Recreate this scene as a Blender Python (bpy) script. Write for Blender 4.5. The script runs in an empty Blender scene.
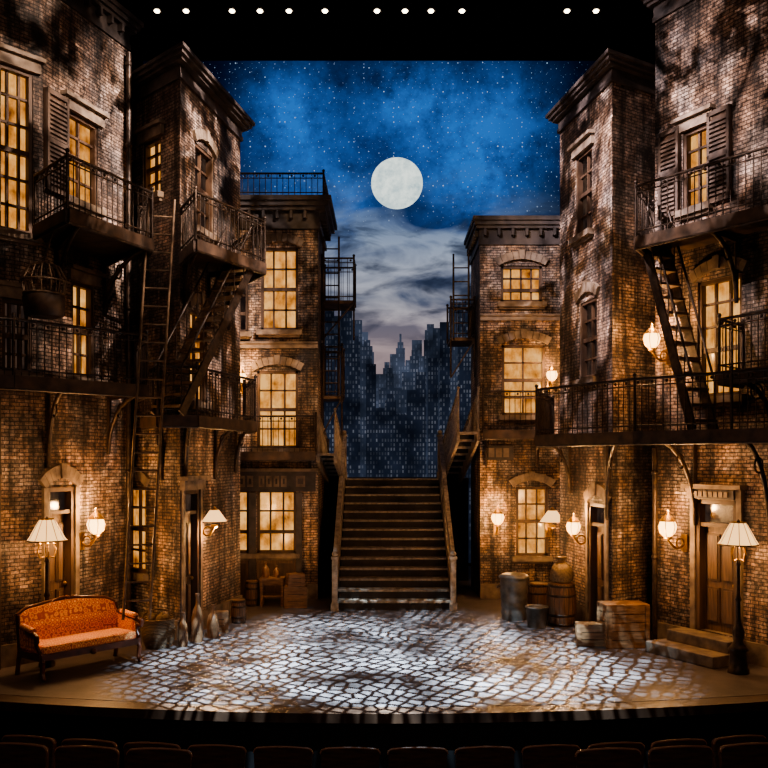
import bpy, bmesh, math, random
from mathutils import Vector, Matrix
random.seed(7)
# ---- survey of the set: camera 3 m above the stage, focal 900 px, horizon row 460 ----
F=900.0; CX=384.0; HZ=460.0; H=3.0
def gx(u,d): return (u-CX)*d/F
def gz(v,d): return H+(HZ-v)*d/F
S=bpy.context.scene
COL=S.collection
# ------------------------------------------------------------------ materials
def newmat(name):
    m=bpy.data.materials.new(name); m.use_nodes=True
    nt=m.node_tree; nt.nodes.clear()
    out=nt.nodes.new('ShaderNodeOutputMaterial')
    return m,nt,out
def nd(nt,t,ins=None,**pr):
    n=nt.nodes.new(t)
    for k,v in pr.items(): setattr(n,k,v)
    if ins:
        for k,v in ins.items():
            if isinstance(v,bpy.types.NodeSocket): nt.links.new(v,n.inputs[k])
            else: n.inputs[k].default_value=v
    return n
def ramp(nt,fac,stops,interp='LINEAR'):
    n=nt.nodes.new('ShaderNodeValToRGB'); nt.links.new(fac,n.inputs[0])
    cr=n.color_ramp; cr.interpolation=interp
    while len(cr.elements)<len(stops): cr.elements.new(0.5)
    for e,(p,c) in zip(cr.elements,stops):
        e.position=p; e.color=(c[0],c[1],c[2],1) if not isinstance(c,(int,float)) else (c,c,c,1)
    return n.outputs[0]
def mix(nt,fac,a,b,bt='MIX'):
    n=nt.nodes.new('ShaderNodeMix'); n.data_type='RGBA'; n.blend_type=bt
    for s,v in ((n.inputs[0],fac),(n.inputs[6],a),(n.inputs[7],b)):
        if isinstance(v,bpy.types.NodeSocket): nt.links.new(v,s)
        elif isinstance(v,(int,float)): s.default_value=v if s.type=='VALUE' else (v,v,v,1)
        else: s.default_value=(*v,1)
    return n.outputs[2]
def math_(nt,op,a,b=0.0,clamp=False):
    n=nt.nodes.new('ShaderNodeMath'); n.operation=op; n.use_clamp=clamp
    for s,v in ((n.inputs[0],a),(n.inputs[1],b)):
        if isinstance(v,bpy.types.NodeSocket): nt.links.new(v,s)
        else: s.default_value=v
    return n.outputs[0]
def finish(nt,out,col,rough=0.7,metal=0.0,height=None,bump=0.3,dist=0.02,spec=0.5):
    b=nd(nt,'ShaderNodeBsdfPrincipled')
    for k,v in (('Base Color',col),('Roughness',rough),('Metallic',metal),('Specular IOR Level',spec)):
        if isinstance(v,bpy.types.NodeSocket): nt.links.new(v,b.inputs[k])
        elif k=='Base Color': b.inputs[k].default_value=(*v,1)
        else: b.inputs[k].default_value=v
    if height is not None:
        bp=nd(nt,'ShaderNodeBump',{'Strength':bump,'Distance':dist,'Height':height})
        nt.links.new(bp.outputs[0],b.inputs['Normal'])
    nt.links.new(b.outputs[0],out.inputs[0]); return b
def mat_noise(name,c1,c2,scale=6,rough=0.6,metal=0.0,bump=0.2,stretch=(1,1,1),detail=6):
    m,nt,out=newmat(name)
    tc=nd(nt,'ShaderNodeTexCoord'); mp=nd(nt,'ShaderNodeMapping',{'Vector':tc.outputs['Object'],'Scale':stretch})
    n=nd(nt,'ShaderNodeTexNoise',{'Vector':mp.outputs[0],'Scale':scale,'Detail':detail})
    finish(nt,out,ramp(nt,n.outputs[0],[(0.3,c1),(0.7,c2)]),rough,metal,n.outputs[0],bump); return m
def mat_brick(name,c1,c2,mortar,off=0.0):
    m,nt,out=newmat(name)
    uv=nd(nt,'ShaderNodeUVMap'); geo=nd(nt,'ShaderNodeNewGeometry')
    wob=nd(nt,'ShaderNodeTexNoise',{'Vector':uv.outputs[0],'Scale':2.5,'Detail':3})
    v=nd(nt,'ShaderNodeVectorMath',{0:wob.outputs['Color'],1:(0.04,0.04,0)},operation='MULTIPLY')
    v2=nd(nt,'ShaderNodeVectorMath',{0:uv.outputs[0],1:v.outputs[0]},operation='ADD')
    br=nd(nt,'ShaderNodeTexBrick',{'Vector':v2.outputs[0],'Color1':(*c1,1),'Color2':(*c2,1),'Mortar':(*mortar,1),'Scale':1.0,'Mortar Size':0.008,'Mortar Smooth':0.3,'Bias':0.0,'Brick Width':0.15,'Row Height':0.056})
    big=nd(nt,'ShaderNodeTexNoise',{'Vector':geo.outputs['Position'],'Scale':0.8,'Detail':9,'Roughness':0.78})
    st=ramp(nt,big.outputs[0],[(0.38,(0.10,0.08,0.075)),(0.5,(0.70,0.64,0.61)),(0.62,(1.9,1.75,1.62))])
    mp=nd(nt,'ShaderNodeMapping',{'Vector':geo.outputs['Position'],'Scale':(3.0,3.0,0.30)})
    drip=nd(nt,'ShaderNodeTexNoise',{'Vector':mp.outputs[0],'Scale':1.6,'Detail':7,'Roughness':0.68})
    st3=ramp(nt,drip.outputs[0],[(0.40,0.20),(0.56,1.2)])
    sm=nd(nt,'ShaderNodeTexNoise',{'Vector':v2.outputs[0],'Scale':11,'Detail':5,'Roughness':0.75})
    st2=ramp(nt,sm.outputs[0],[(0.38,0.25),(0.62,1.45)])
    gry=nd(nt,'ShaderNodeTexNoise',{'Vector':geo.outputs['Position'],'Scale':1.7,'Detail':6,'Roughness':0.7})
    hs=nd(nt,'ShaderNodeHueSaturation',{'Saturation':0.35,'Color':br.outputs[0]})
    base=mix(nt,ramp(nt,gry.outputs[0],[(0.45,0.0),(0.60,0.9)]),br.outputs[0],hs.outputs[0])
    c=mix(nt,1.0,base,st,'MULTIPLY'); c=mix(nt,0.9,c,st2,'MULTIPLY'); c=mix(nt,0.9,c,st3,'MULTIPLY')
    h=math_(nt,'SUBTRACT',math_(nt,'MULTIPLY',sm.outputs[0],0.8),br.outputs['Fac'])
    finish(nt,out,c,0.7,0,h,1.0,0.02); return m
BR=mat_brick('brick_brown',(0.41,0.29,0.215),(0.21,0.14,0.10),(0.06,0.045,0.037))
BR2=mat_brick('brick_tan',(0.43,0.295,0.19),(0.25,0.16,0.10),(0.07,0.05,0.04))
STONE=mat_noise('carved_stone',(0.09,0.065,0.05),(0.28,0.21,0.15),5,0.75,0,0.4)
DARKTRIM=mat_noise('painted_cornice',(0.022,0.018,0.017),(0.09,0.07,0.062),4,0.6,0,0.3)
IRON=mat_noise('wrought_iron',(0.022,0.017,0.014),(0.085,0.055,0.038),12,0.45,0.5,0.2)
LADM=mat_noise('lit_ladder_iron',(0.08,0.05,0.03),(0.24,0.155,0.09),9,0.5,0.2,0.2)  # paler brown than wrought_iron: the lit look is put into the colour
DECK=mat_noise('rusty_deck',(0.030,0.019,0.013),(0.12,0.07,0.042),5,0.6,0.2,0.3)
FRAME=mat_noise('window_wood',(0.04,0.022,0.013),(0.11,0.062,0.036),8,0.6,0,0.2,(1,1,0.2))
SHUTM=mat_noise('shutter_wood',(0.05,0.034,0.026),(0.15,0.105,0.08),7,0.6,0,0.3,(1,1,0.3))
DOORM=mat_noise('door_wood',(0.055,0.03,0.017),(0.16,0.09,0.05),7,0.55,0,0.3,(4,4,0.4))
WOOD=mat_noise('crate_wood',(0.10,0.05,0.022),(0.30,0.16,0.075),5,0.55,0,0.3,(1,1,5))
WOOD2=mat_noise('barrel_wood',(0.07,0.035,0.018),(0.20,0.10,0.048),6,0.55,0,0.3,(6,6,0.6))
MAHOG=mat_noise('carved_mahogany',(0.05,0.014,0.007),(0.13,0.04,0.018),8,0.3,0,0.1)
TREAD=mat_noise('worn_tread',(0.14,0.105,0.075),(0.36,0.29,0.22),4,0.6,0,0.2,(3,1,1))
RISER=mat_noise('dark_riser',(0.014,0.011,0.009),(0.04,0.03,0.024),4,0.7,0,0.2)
RAILM=mat_noise('aged_rail',(0.14,0.10,0.07),(0.42,0.34,0.26),9,0.5,0,0.2)
TIN=mat_noise('galvanised_tin',(0.07,0.06,0.05),(0.20,0.175,0.15),5,0.4,0.6,0.1)
BURLAP=mat_noise('burlap',(0.10,0.065,0.035),(0.22,0.15,0.085),25,0.9,0,0.6)
CLAY=mat_noise('glazed_clay',(0.08,0.04,0.02),(0.22,0.12,0.06),6,0.35,0,0.1)
BLACK=mat_noise('black_drape',(0.003,0.003,0.0035),(0.007,0.006,0.007),3,0.95,0,0.1,(8,8,0.3))
BRASS=mat_noise('old_brass',(0.20,0.11,0.03),(0.45,0.27,0.09),8,0.35,0.8,0.1)
def mat_wicker():
    m,nt,out=newmat('wicker')
    uv=nd(nt,'ShaderNodeTexCoord')
    b=nd(nt,'ShaderNodeTexWave',{'Vector':uv.outputs['Object'],'Scale':14,'Distortion':3,'Detail':3},bands_direction='Z')
    finish(nt,out,ramp(nt,b.outputs[1],[(0.2,(0.03,0.016,0.008)),(0.8,(0.24,0.14,0.065))]),0.7,0,b.outputs[1],0.8); return m
WICKER=mat_wicker()
def mat_fabric():
    m,nt,out=newmat('damask_upholstery')
    tc=nd(nt,'ShaderNodeTexCoord')
    v=nd(nt,'ShaderNodeTexVoronoi',{'Vector':tc.outputs['Object'],'Scale':13,'Randomness':0.3},feature='F1')
    n=nd(nt,'ShaderNodeTexNoise',{'Vector':tc.outputs['Object'],'Scale':30,'Detail':3})
    f=math_(nt,'ADD',v.outputs[0],math_(nt,'MULTIPLY',n.outputs[0],0.35))
    c=ramp(nt,f,[(0.34,(1.0,0.60,0.22)),(0.46,(0.60,0.13,0.03)),(0.6,(0.70,0.18,0.045)),(0.70,(1.0,0.52,0.17)),(0.8,(0.46,0.08,0.02))])
    b=finish(nt,out,c,0.65,0,f,0.25); b.inputs['Sheen Weight'].default_value=0.4
    return m
FABRIC=mat_fabric()
def mat_glow(name,lo,mid,hi,strength):
    m,nt,out=newmat(name)
    uv=nd(nt,'ShaderNodeUVMap'); geo=nd(nt,'ShaderNodeNewGeometry'); oi=nd(nt,'ShaderNodeObjectInfo')
    mp=nd(nt,'ShaderNodeMapping',{'Vector':uv.outputs[0],'Scale':(1,0.35,1)})
    fold=nd(nt,'ShaderNodeTexNoise',{'Vector':mp.outputs[0],'Scale':9,'Detail':4})
    blot=nd(nt,'ShaderNodeTexNoise',{'Vector':geo.outputs['Position'],'Scale':2.4,'Detail':5,'Roughness':0.6})
    f=math_(nt,'ADD',math_(nt,'MULTIPLY',fold.outputs[0],0.38),math_(nt,'MULTIPLY',blot.outputs[0],0.72))
    f=math_(nt,'ADD',f,math_(nt,'MULTIPLY',math_(nt,'SUBTRACT',oi.outputs['Random'],0.5),0.08))
    c=ramp(nt,f,[(0.38,lo),(0.52,mid),(0.68,hi)])
    e=nd(nt,'ShaderNodeEmission',{'Color':c,'Strength':strength})
    g=nd(nt,'ShaderNodeBsdfGlossy',{'Roughness':0.15})
    ms=nd(nt,'ShaderNodeMixShader',{0:0.05,1:e.outputs[0],2:g.outputs[0]})
    nt.links.new(ms.outputs[0],out.inputs[0]); return m
GLOW=mat_glow('lit_curtained_glass',(0.15,0.04,0.007),(0.66,0.265,0.055),(1.0,0.53,0.17),1.1)
DIM=mat_glow('dim_glass',(0.010,0.007,0.008),(0.035,0.022,0.018),(0.10,0.06,0.04),0.8)
def mat_emit(name,col,st):
    m,nt,out=newmat(name)
    tc=nd(nt,'ShaderNodeTexCoord'); n=nd(nt,'ShaderNodeTexNoise',{'Vector':tc.outputs['Object'],'Scale':6})
    c=mix(nt,n.outputs[0],tuple(x*0.85 for x in col),col)
    e=nd(nt,'ShaderNodeEmission',{'Color':c,'Strength':st}); nt.links.new(e.outputs[0],out.inputs[0]); return m
BULB=mat_emit('lamp_glass_glow',(1.0,0.56,0.20),6)
SHADE=mat_emit('fabric_shade_glow',(1.0,0.56,0.22),2.1)
LENS=mat_emit('spotlight_lens',(1.0,0.86,0.62),10)
# ------------------------------------------------------------------ mesh builder
class MB:
    def __init__(s): s.v=[]; s.f=[]; s.m=[]; s.sm=[]; s.mats=[]
    def mi(s,mat):
        if mat not in s.mats: s.mats.append(mat)
        return s.mats.index(mat)
    def add(s,vs,fs,mat,smooth=False):
        b=len(s.v); s.v+= [Vector(p) for p in vs]; k=s.mi(mat)
        for f in fs: s.f.append([b+i for i in f]); s.m.append(k); s.sm.append(smooth)
    def obox(s,o,a,b,c,mat):
        o,a,b,c=map(Vector,(o,a,b,c))
        s.add([o,o+a,o+a+b,o+b,o+c,o+a+c,o+a+b+c,o+b+c],[(0,3,2,1),(4,5,6,7),(0,1,5,4),(1,2,6,5),(2,3,7,6),(3,0,4,7)],mat)
    def box(s,x0,x1,y0,y1,z0,z1,mat): s.obox((x0,y0,z0),(x1-x0,0,0),(0,y1-y0,0),(0,0,z1-z0),mat)
    def cbox(s,c,sz,mat,rz=0):
        R=Matrix.Rotation(rz,3,'Z'); a=R@Vector((sz[0],0,0)); b=R@Vector((0,sz[1],0)); z=Vector((0,0,sz[2]))
        s.obox(Vector(c)-a/2-b/2-z/2,a,b,z,mat)
    def beam(s,p0,p1,w,h,mat):
        p0,p1=Vector(p0),Vector(p1); d=p1-p0; u=Vector((0,0,1))
        sd=d.cross(u); sd=Vector((1,0,0)) if sd.length<1e-5 else sd.normalized()
        up=sd.cross(d).normalized()
        s.obox(p0-sd*w/2-up*h/2,sd*w,up*h,d,mat)
    def tube(s,p0,p1,r0,mat,r1=None,n=7):
        p0,p1=Vector(p0),Vector(p1); r1=r0 if r1 is None else r1
        d=(p1-p0).normalized(); a=d.orthogonal().normalized(); b=d.cross(a)
        vs=[];
        for p,r in ((p0,r0),(p1,r1)):
            for i in range(n):
                t=2*math.pi*i/n; vs.append(p+(a*math.cos(t)+b*math.sin(t))*r)
        s.add(vs,[(i,(i+1)%n,n+(i+1)%n,n+i) for i in range(n)],mat,True)
        s.add(vs[:n],[tuple(range(n))[::-1]],mat); s.add(vs[n:],[tuple(range(n))],mat)
    def path(s,pts,r,mat,n=7):
        for a,b in zip(pts,pts[1:]): s.tube(a,b,r,mat,n=n)
    def lathe(s,prof,c,mat,n=20,smooth=True):
        c=Vector(c); vs=[]
        for r,z in prof:
            for i in range(n):
                t=2*math.pi*i/n; vs.append(c+Vector((r*math.cos(t),r*math.sin(t),z)))
        fs=[]
        for j in range(len(prof)-1):
            for i in range(n): fs.append((j*n+i,j*n+(i+1)%n,(j+1)*n+(i+1)%n,(j+1)*n+i))
        s.add(vs,fs,mat,smooth)
        if prof[0][0]>0.005: s.add(vs[:n],[tuple(range(n))[::-1]],mat)
        if prof[-1][0]>0.005: s.add(vs[-n:],[tuple(range(n))],mat)
    def ball(s,c,r,mat,sz=1.0,n=16):
        s.lathe([(max(1e-4,r*math.sin(math.pi*i/10)),-r*sz*math.cos(math.pi*i/10)) for i in range(11)],c,mat,n)
    def prism(s,poly,z0,z1,mat):
        n=len(poly); vs=[(p[0],p[1],z0) for p in poly]+[(p[0],p[1],z1) for p in poly]
        s.add(vs,[tuple(range(n))[::-1],tuple(range(n,2*n))]+[(i,(i+1)%n,n+(i+1)%n,n+i) for i in range(n)],mat)
    def extr(s,poly3,vec,mat):
        n=len(poly3); vec=Vector(vec); vs=[Vector(p) for p in poly3]+[Vector(p)+vec for p in poly3]
        s.add(vs,[tuple(range(n))[::-1],tuple(range(n,2*n))]+[(i,(i+1)%n,n+(i+1)%n,n+i) for i in range(n)],mat)
    def build(s,name,parent=None,bevel=0,loc=None,rz=0,recalc=True,subsurf=0):
        me=bpy.data.meshes.new(name)
        if loc is None:
            xs=[v.x for v in s.v]; ys=[v.y for v in s.v]; zs=[v.z for v in s.v]
            o=Vector(((min(xs)+max(xs))/2,(min(ys)+max(ys))/2,min(zs))); vv=[v-o for v in s.v]
        else: o=Vector(loc); vv=s.v
        me.from_pydata([tuple(v) for v in vv],[],s.f)
        for m in s.mats: me.materials.append(m)
        for p,k,sm in zip(me.polygons,s.m,s.sm): p.material_index=k; p.use_smooth=sm
        if recalc:
            bm=bmesh.new(); bm.from_mesh(me); bmesh.ops.recalc_face_normals(bm,faces=bm.faces); bm.to_mesh(me); bm.free()
        me.update()
        uvl=me.uv_layers.new(name='UVMap')
        for p in me.polygons:
            nrm=p.normal
            if abs(nrm.z)>0.8:
                for li in p.loop_indices:
                    w=me.vertices[me.loops[li].vertex_index].co+o; uvl.data[li].uv=(w.x,w.y)
            else:
                t=Vector((-nrm.y,nrm.x,0)).normalized()
                for li in p.loop_indices:
                    w=me.vertices[me.loops[li].vertex_index].co+o; uvl.data[li].uv=(w.dot(t),w.z)
        ob=bpy.data.objects.new(name,me); COL.objects.link(ob); ob.location=o; ob.rotation_euler[2]=rz
        if bevel:
            b=ob.modifiers.new('bevel','BEVEL'); b.width=bevel; b.segments=2; b.limit_method='ANGLE'
        if subsurf:
            q=ob.modifiers.new('sub','SUBSURF'); q.levels=subsurf; q.render_levels=subsurf
        if parent is not None:
            ob.parent=parent; ob.location=Vector(o)-parent.location if loc is None else Vector(o)
        return ob
def empty(name,loc=(0,0,0),rz=0):
    e=bpy.data.objects.new(name,None); COL.objects.link(e); e.location=loc; e.rotation_euler[2]=rz; e.empty_display_size=0.2; return e
def point(name,loc,power,col=(1,0.54,0.22),r=0.06,parent=None):
    l=bpy.data.lights.new(name,'POINT'); l.energy=power; l.color=col; l.shadow_soft_size=r
    o=bpy.data.objects.new(name,l); COL.objects.link(o); o.location=loc
    if parent: o.parent=parent; o.location=Vector(loc)-parent.location
    return o
# ------------------------------------------------------------------ walls and openings
class Wall:
    def __init__(s,A,B):
        s.A=Vector(A); s.B=Vector(B); s.L=(s.B-s.A).length; s.T=(s.B-s.A)/s.L
        n=Vector((-s.T.y,s.T.x)); s.N=n if n.dot(-s.A)>0 else -n
        s.holes=[]
    def hit(s,u):   # distance along the facade of a surveyed column
        k=(u-CX)/F
        den=s.T.x-k*s.T.y
        t=(k*s.A.y-s.A.x)/den
        return t, s.A.y+s.T.y*t
    def rect(s,u0,u1,v0,v1):
        a,da=s.hit(u0); b,db=s.hit(u1); d=(da+db)/2
        if a>b: a,b=b,a
        return [a,b,max(0.0,gz(v1,d)),gz(v0,d)]
    def P(s,a,z,n=0.0):
        p=s.A+s.T*a+s.N*n; return Vector((p.x,p.y,z))
    def lbox(s,mb,a0,a1,z0,z1,n0,n1,mat):
        T=Vector((s.T.x,s.T.y,0)); N=Vector((s.N.x,s.N.y,0))
        mb.obox(s.P(a0,z0,n0),T*(a1-a0),N*(n1-n0),(0,0,z1-z0),mat)
    def mesh(s,mb,z0,z1,mat,depth=0.16):
        us=sorted({0.0,s.L,*[h[0] for h in s.holes],*[h[1] for h in s.holes]}); us=[u for u in us if -1e-6<=u<=s.L+1e-6]
        vs=sorted({z0,z1,*[h[2] for h in s.holes],*[h[3] for h in s.holes]}); vs=[v for v in vs if z0<=v<=z1]
        for a,b in zip(us,us[1:]):
            for c,d in zip(vs,vs[1:]):
                mu,mv=(a+b)/2,(c+d)/2
                if any(h[0]<mu<h[1] and h[2]<mv<h[3] for h in s.holes): continue
                mb.add([s.P(a,c),s.P(b,c),s.P(b,d),s.P(a,d)],[(0,1,2,3)],mat)
        for a,b,c,d in s.holes:
            for (p,q,r,t) in ((a,a,c,d),(b,b,c,d)):
                mb.add([s.P(p,r),s.P(p,r,-depth),s.P(p,t,-depth),s.P(p,t)],[(0,1,2,3)],STONE)
            for z in (c,d):
                mb.add([s.P(a,z),s.P(b,z),s.P(b,z,-depth),s.P(a,z,-depth)],[(0,1,2,3)],STONE)
def arch(w,mb,a,b,z,mat,rise=0.14,th=0.17,n0=0.0,n1=0.06,seg=9):
    wd=(b-a)+0.12; R=(wd*wd/4+rise*rise)/(2*rise); cz=z-(R-rise)+0.0; ca=(a+b)/2
    hw=math.asin(min(1,wd/2/R))
    for i in range(seg):
        t0=-hw+2*hw*i/seg+0.004; t1=-hw+2*hw*(i+1)/seg-0.004
        e=0.03 if i==seg//2 else 0
        q=[(R-rise*0.0,t0),(R,t1),(R+th+e,t1),(R+th+e,t0)]
        pts=[w.P(ca+r*math.sin(t),cz+r*math.cos(t)-rise+0.02,n0) for r,t in q]
        N=Vector((w.N.x,w.N.y,0))*(n1-n0+e)
        mb.extr(pts,N,mat)
WN=[0]; DN=[0]
def window(w,rect,parent,cols=3,rows=4,glass=None,head='flat',sill=True,mid=True,shut=None,sk=0.5):
    a,b,z0,z1=rect; w.holes.append(tuple(rect)); mb=MB(); glass=glass or GLOW
    WN[0]+=1
    mb.add([w.P(a,z0,-0.13),w.P(b,z0,-0.13),w.P(b,z1,-0.13),w.P(a,z1,-0.13)],[(0,1,2,3)],glass)
    fw=0.055
    w.lbox(mb,a,a+fw,z0,z1,-0.12,-0.02,FRAME); w.lbox(mb,b-fw,b,z0,z1,-0.12,-0.02,FRAME)
    w.lbox(mb,a,b,z0,z0+fw,-0.12,-0.02,FRAME); w.lbox(mb,a,b,z1-fw,z1,-0.12,-0.02,FRAME)
    for i in range(1,cols):
        c=a+(b-a)*i/cols; w.lbox(mb,c-0.018,c+0.018,z0,z1,-0.12,-0.07,FRAME)
    for i in range(1,rows):
        c=z0+(z1-z0)*i/rows; h=0.036 if (mid and i==rows//2) else 0.018
        w.lbox(mb,a,b,c-h,c+h,-0.12,-0.04 if h>0.02 else -0.07,FRAME)
    if sill: w.lbox(mb,a-0.09,b+0.09,z0-0.11,z0-0.005,0.0,0.12,STONE); w.lbox(mb,a-0.05,b+0.05,z0-0.16,z0-0.11,0.0,0.06,STONE)
    if head=='flat':
        w.lbox(mb,a-0.10,b+0.10,z1+0.005,z1+0.17,0.0,0.06,STONE); w.lbox(mb,a-0.14,b+0.14,z1+0.17,z1+0.23,0.0,0.13,STONE)
    elif head=='arch': arch(w,mb,a,b,z1+0.12,STONE)
    if shut:
        sw=(b-a)*sk
        for side in shut:
            s0=a-0.03-sw if side=='a' else b+0.03
            w.lbox(mb,s0,s0+sw,z0-0.05,z1+0.12,0.01,0.05,FRAME)
            k=z0+0.06
            while k<z1-0.02:
                w.lbox(mb,s0+0.04,s0+sw-0.04,k,k+0.035,0.05,0.085,SHUTM); k+=0.07
            w.lbox(mb,s0,s0+0.05,z0-0.05,z1+0.12,0.05,0.09,SHUTM); w.lbox(mb,s0+sw-0.05,s0+sw,z0-0.05,z1+0.12,0.05,0.09,SHUTM)
            for zz in (z0-0.05,(z0+z1)/2,z1+0.05): w.lbox(mb,s0,s0+sw,zz,zz+0.07,0.05,0.09,SHUTM)
    mb.build('window_%d'%WN[0],parent,recalc=True)
def door(w,rect,parent,head='flat',transom=True):
    a,b,z0,z1=rect; w.holes.append(tuple(rect)); mb=MB(); DN[0]+=1
    w.lbox(mb,a,b,z0,z1,-0.16,-0.11,DOORM)
    for (p,q) in ((a,a+0.07),(b-0.07,b)): w.lbox(mb,p,q,z0,z1,-0.11,0.02,FRAME)
    w.lbox(mb,a,b,z1-0.07,z1,-0.11,0.02,FRAME)
    zt=z1-0.07
    if transom:
        zt=z1-0.42; w.lbox(mb,a,b,zt,zt+0.06,-0.11,0.0,FRAME)
        mb.add([w.P(a+.07,zt+.06,-0.105),w.P(b-.07,zt+.06,-0.105),w.P(b-.07,z1-.07,-0.105),w.P(a+.07,z1-.07,-0.105)],[(0,1,2,3)],DIM)
    m=(a+b)/2; hh=zt-z0
    for (p,q) in ((a+0.13,m-0.03),(m+0.03,b-0.13)):
        for (r,t) in ((0.08,0.42),(0.48,0.93)):
            w.lbox(mb,p,q,z0+hh*r,z0+hh*t,-0.11,-0.085,FRAME); w.lbox(mb,p+0.03,q-0.03,z0+hh*r+0.03,z0+hh*t-0.03,-0.085,-0.07,DOORM)
    mb.ball(w.P(b-0.12,z0+hh*0.46,-0.07),0.035,BRASS)
    w.lbox(mb,a-0.10,a-0.005,z0,z1,0,0.05,STONE); w.lbox(mb,b+0.005,b+0.10,z0,z1,0,0.05,STONE)
    if head=='flat':
        w.lbox(mb,a-0.13,b+0.13,z1+0.005,z1+0.17,0,0.09,STONE); w.lbox(mb,a-0.18,b+0.18,z1+0.17,z1+0.24,0,0.17,STONE)
    else: arch(w,mb,a,b,z1+0.12,STONE,0.16,0.2)
    mb.build('door_%d'%DN[0],parent)
def ccw(poly):
    A=sum(p[0]*q[1]-q[0]*p[1] for p,q in zip(poly,poly[1:]+poly[:1]))
    return poly if A>0 else poly[::-1]
def offset(poly,o):
    poly=ccw([tuple(p) for p in poly]); n=len(poly); res=[]
    for i in range(n):
        p0,p1,p2=map(Vector,(poly[i-1],poly[i],poly[(i+1)%n]))
        d1=(p1-p0).normalized(); d2=(p2-p1).normalized(); n1=Vector((d1.y,-d1.x)); n2=Vector((d2.y,-d2.x))
        m=(n1+n2); m=m/max(0.35,m.dot(n1)) ; res.append(tuple(p1+m*o))
    return res
def cornice(poly,z,parent,o=0.3,scale=1.0,dent=True):
    mb=MB()
    for (f,a,b) in ((0.2,-0.62,-0.5),(0.12,-0.5,-0.24),(0.55,-0.24,-0.16),(0.8,-0.16,-0.06),(1.0,-0.06,0.04)):
        mb.prism(offset(poly,o*f),z+a*scale,z+b*scale,DARKTRIM)
    pl=ccw([tuple(p) for p in poly])
    if dent:
      for p,q in zip(pl,pl[1:]+pl[:1]):
        p,q=Vector(p),Vector(q); d=(q-p); L=d.length; d/=L; nn=Vector((d.y,-d.x))
        k=0.1
        while k<L-0.05:
            c=p+d*k+nn*(o*0.12+0.05); mb.cbox((c.x,c.y,z-0.33*scale),(0.06,o*0.5,0.16*scale),DARKTRIM,math.atan2(d.y,d.x)); k+=0.30
    mb.build('cornice',parent)
def building(poly,z,walls,mat,parent,skip,courses=()):
    """walls: Wall objects with openings; remaining footprint edges become plain faces"""
    mb=MB()
    for w in walls: w.mesh(mb,0,z,mat)
    pl=[Vector(p) for p in poly]; n=len(pl)
    for i in range(n):
        if i in skip: continue
        a,b=pl[i],pl[(i+1)%n]
        mb.add([(a.x,a.y,0),(b.x,b.y,0),(b.x,b.y,z),(a.x,a.y,z)],[(0,1,2,3)],mat)
    mb.add([(p.x,p.y,z) for p in pl],[tuple(range(n))],DARKTRIM)
    for w in walls:
        segs=[(0,w.L)]
        for h in sorted([h for h in w.holes if h[2]<0.35]):
            new=[]
            for s0,s1 in segs:
                if h[0]>s0 and h[1]<s1: new+= [(s0,h[0]-0.11),(h[1]+0.11,s1)]
                else: new.append((s0,s1))
            segs=new
        for s0,s1 in segs:
            if s1-s0>0.05: w.lbox(mb,s0,s1,0,0.32,0.0,0.05,STONE)
        for c in courses: w.lbox(mb,0,w.L,c,c+0.10,0.0,0.04,STONE); w.lbox(mb,0,w.L,c+0.10,c+0.14,0.0,0.07,STONE)
    mb.build('walls',parent,recalc=False)
# ---- L1 (near left)
p1=[(-6.2,12.2),(-5.13,13.5),(-4.44,15.6),(-5.2,15.9),(-8.0,15.6),(-8.0,12.2)]
L1a=Wall(p1[0],p1[1]); L1b=Wall(p1[1],p1[2])
e=empty('brick_building',(-6,14,0))
window(L1a,L1a.rect(-2,33,68,232),e,3,6,head='flat')
window(L1a,L1a.rect(2,32,300,372),e,3,4,DIM)
window(L1b,L1b.rect(66,98,118,203),e,2,4,shut='a',sk=0.62)
window(L1b,L1b.rect(72,94,284,378),e,2,4,head='flat')
door(L1b,L1b.rect(46,73,487,645),e,'arch')
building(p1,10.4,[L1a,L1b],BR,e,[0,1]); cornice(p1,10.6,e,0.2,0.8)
# ---- L2 tower
p2=[(-4.69,16.3),(-3.4,15.0),(-2.86,17.9),(-4.0,18.8)]
L2a=Wall(p2[0],p2[1]); L2b=Wall(p2[1],p2[2])
e=empty('brick_tower_building',(-3.8,16.8,0))
window(L2a,L2a.rect(143,161,140,196),e,2,4)
window(L2a,L2a.rect(126,146,486,572),e,2,4,GLOW,head='arch')  # added glowing window, stands in for a warm-lit patch of brick
window(L2b,L2b.rect(195,213,150,232),e,2,4,DIM,head='arch')
window(L2b,L2b.rect(190,207,312,402),e,2,5,head='arch')
door(L2b,L2b.rect(183,198,490,640),e,'flat')
building(p2,9.65,[L2a,L2b],BR,e,[0,1]); cornice(p2,9.72,e,0.26,0.6,False)
# ---- L3 back left
p3=[(-4.2,19.5),(-1.43,19.5),(-1.43,21.5),(-4.2,21.5)]
L3a=Wall(p3[0],p3[1]); e=empty('brick_building',(-2.8,20.5,0))
window(L3a,L3a.rect(261,298,248,330),e,3,4,head='arch')
window(L3a,L3a.rect(257,298,371,448),e,3,4,head='arch')
window(L3a,L3a.rect(226,249,490,553),e,2,3,head=None)
window(L3a,L3a.rect(257,296,490,553),e,3,3,head=None)
window(L3a,L3a.rect(230,248,276,332),e,2,3,DIM)
building(p3,8.35,[L3a],BR2,e,[0],(5.42,)); cornice(p3,8.62,e,0.3)
mb=MB()
L3a.lbox(mb,0.9,2.72,2.32,2.75,0.005,0.09,DARKTRIM); L3a.lbox(mb,0.85,2.76,2.75,2.82,0.005,0.17,STONE)
for i,(a,b) in enumerate(((1.0,1.2),(1.25,1.38),(1.5,1.62),(1.66,1.78),(1.82,1.94),(1.98,2.1),(2.3,2.5))):
    L3a.lbox(mb,a,b,2.42,2.66,0.09,0.11,STONE); L3a.lbox(mb,a+0.04,b-0.04,2.48,2.6,0.11,0.115,DARKTRIM)
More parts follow.
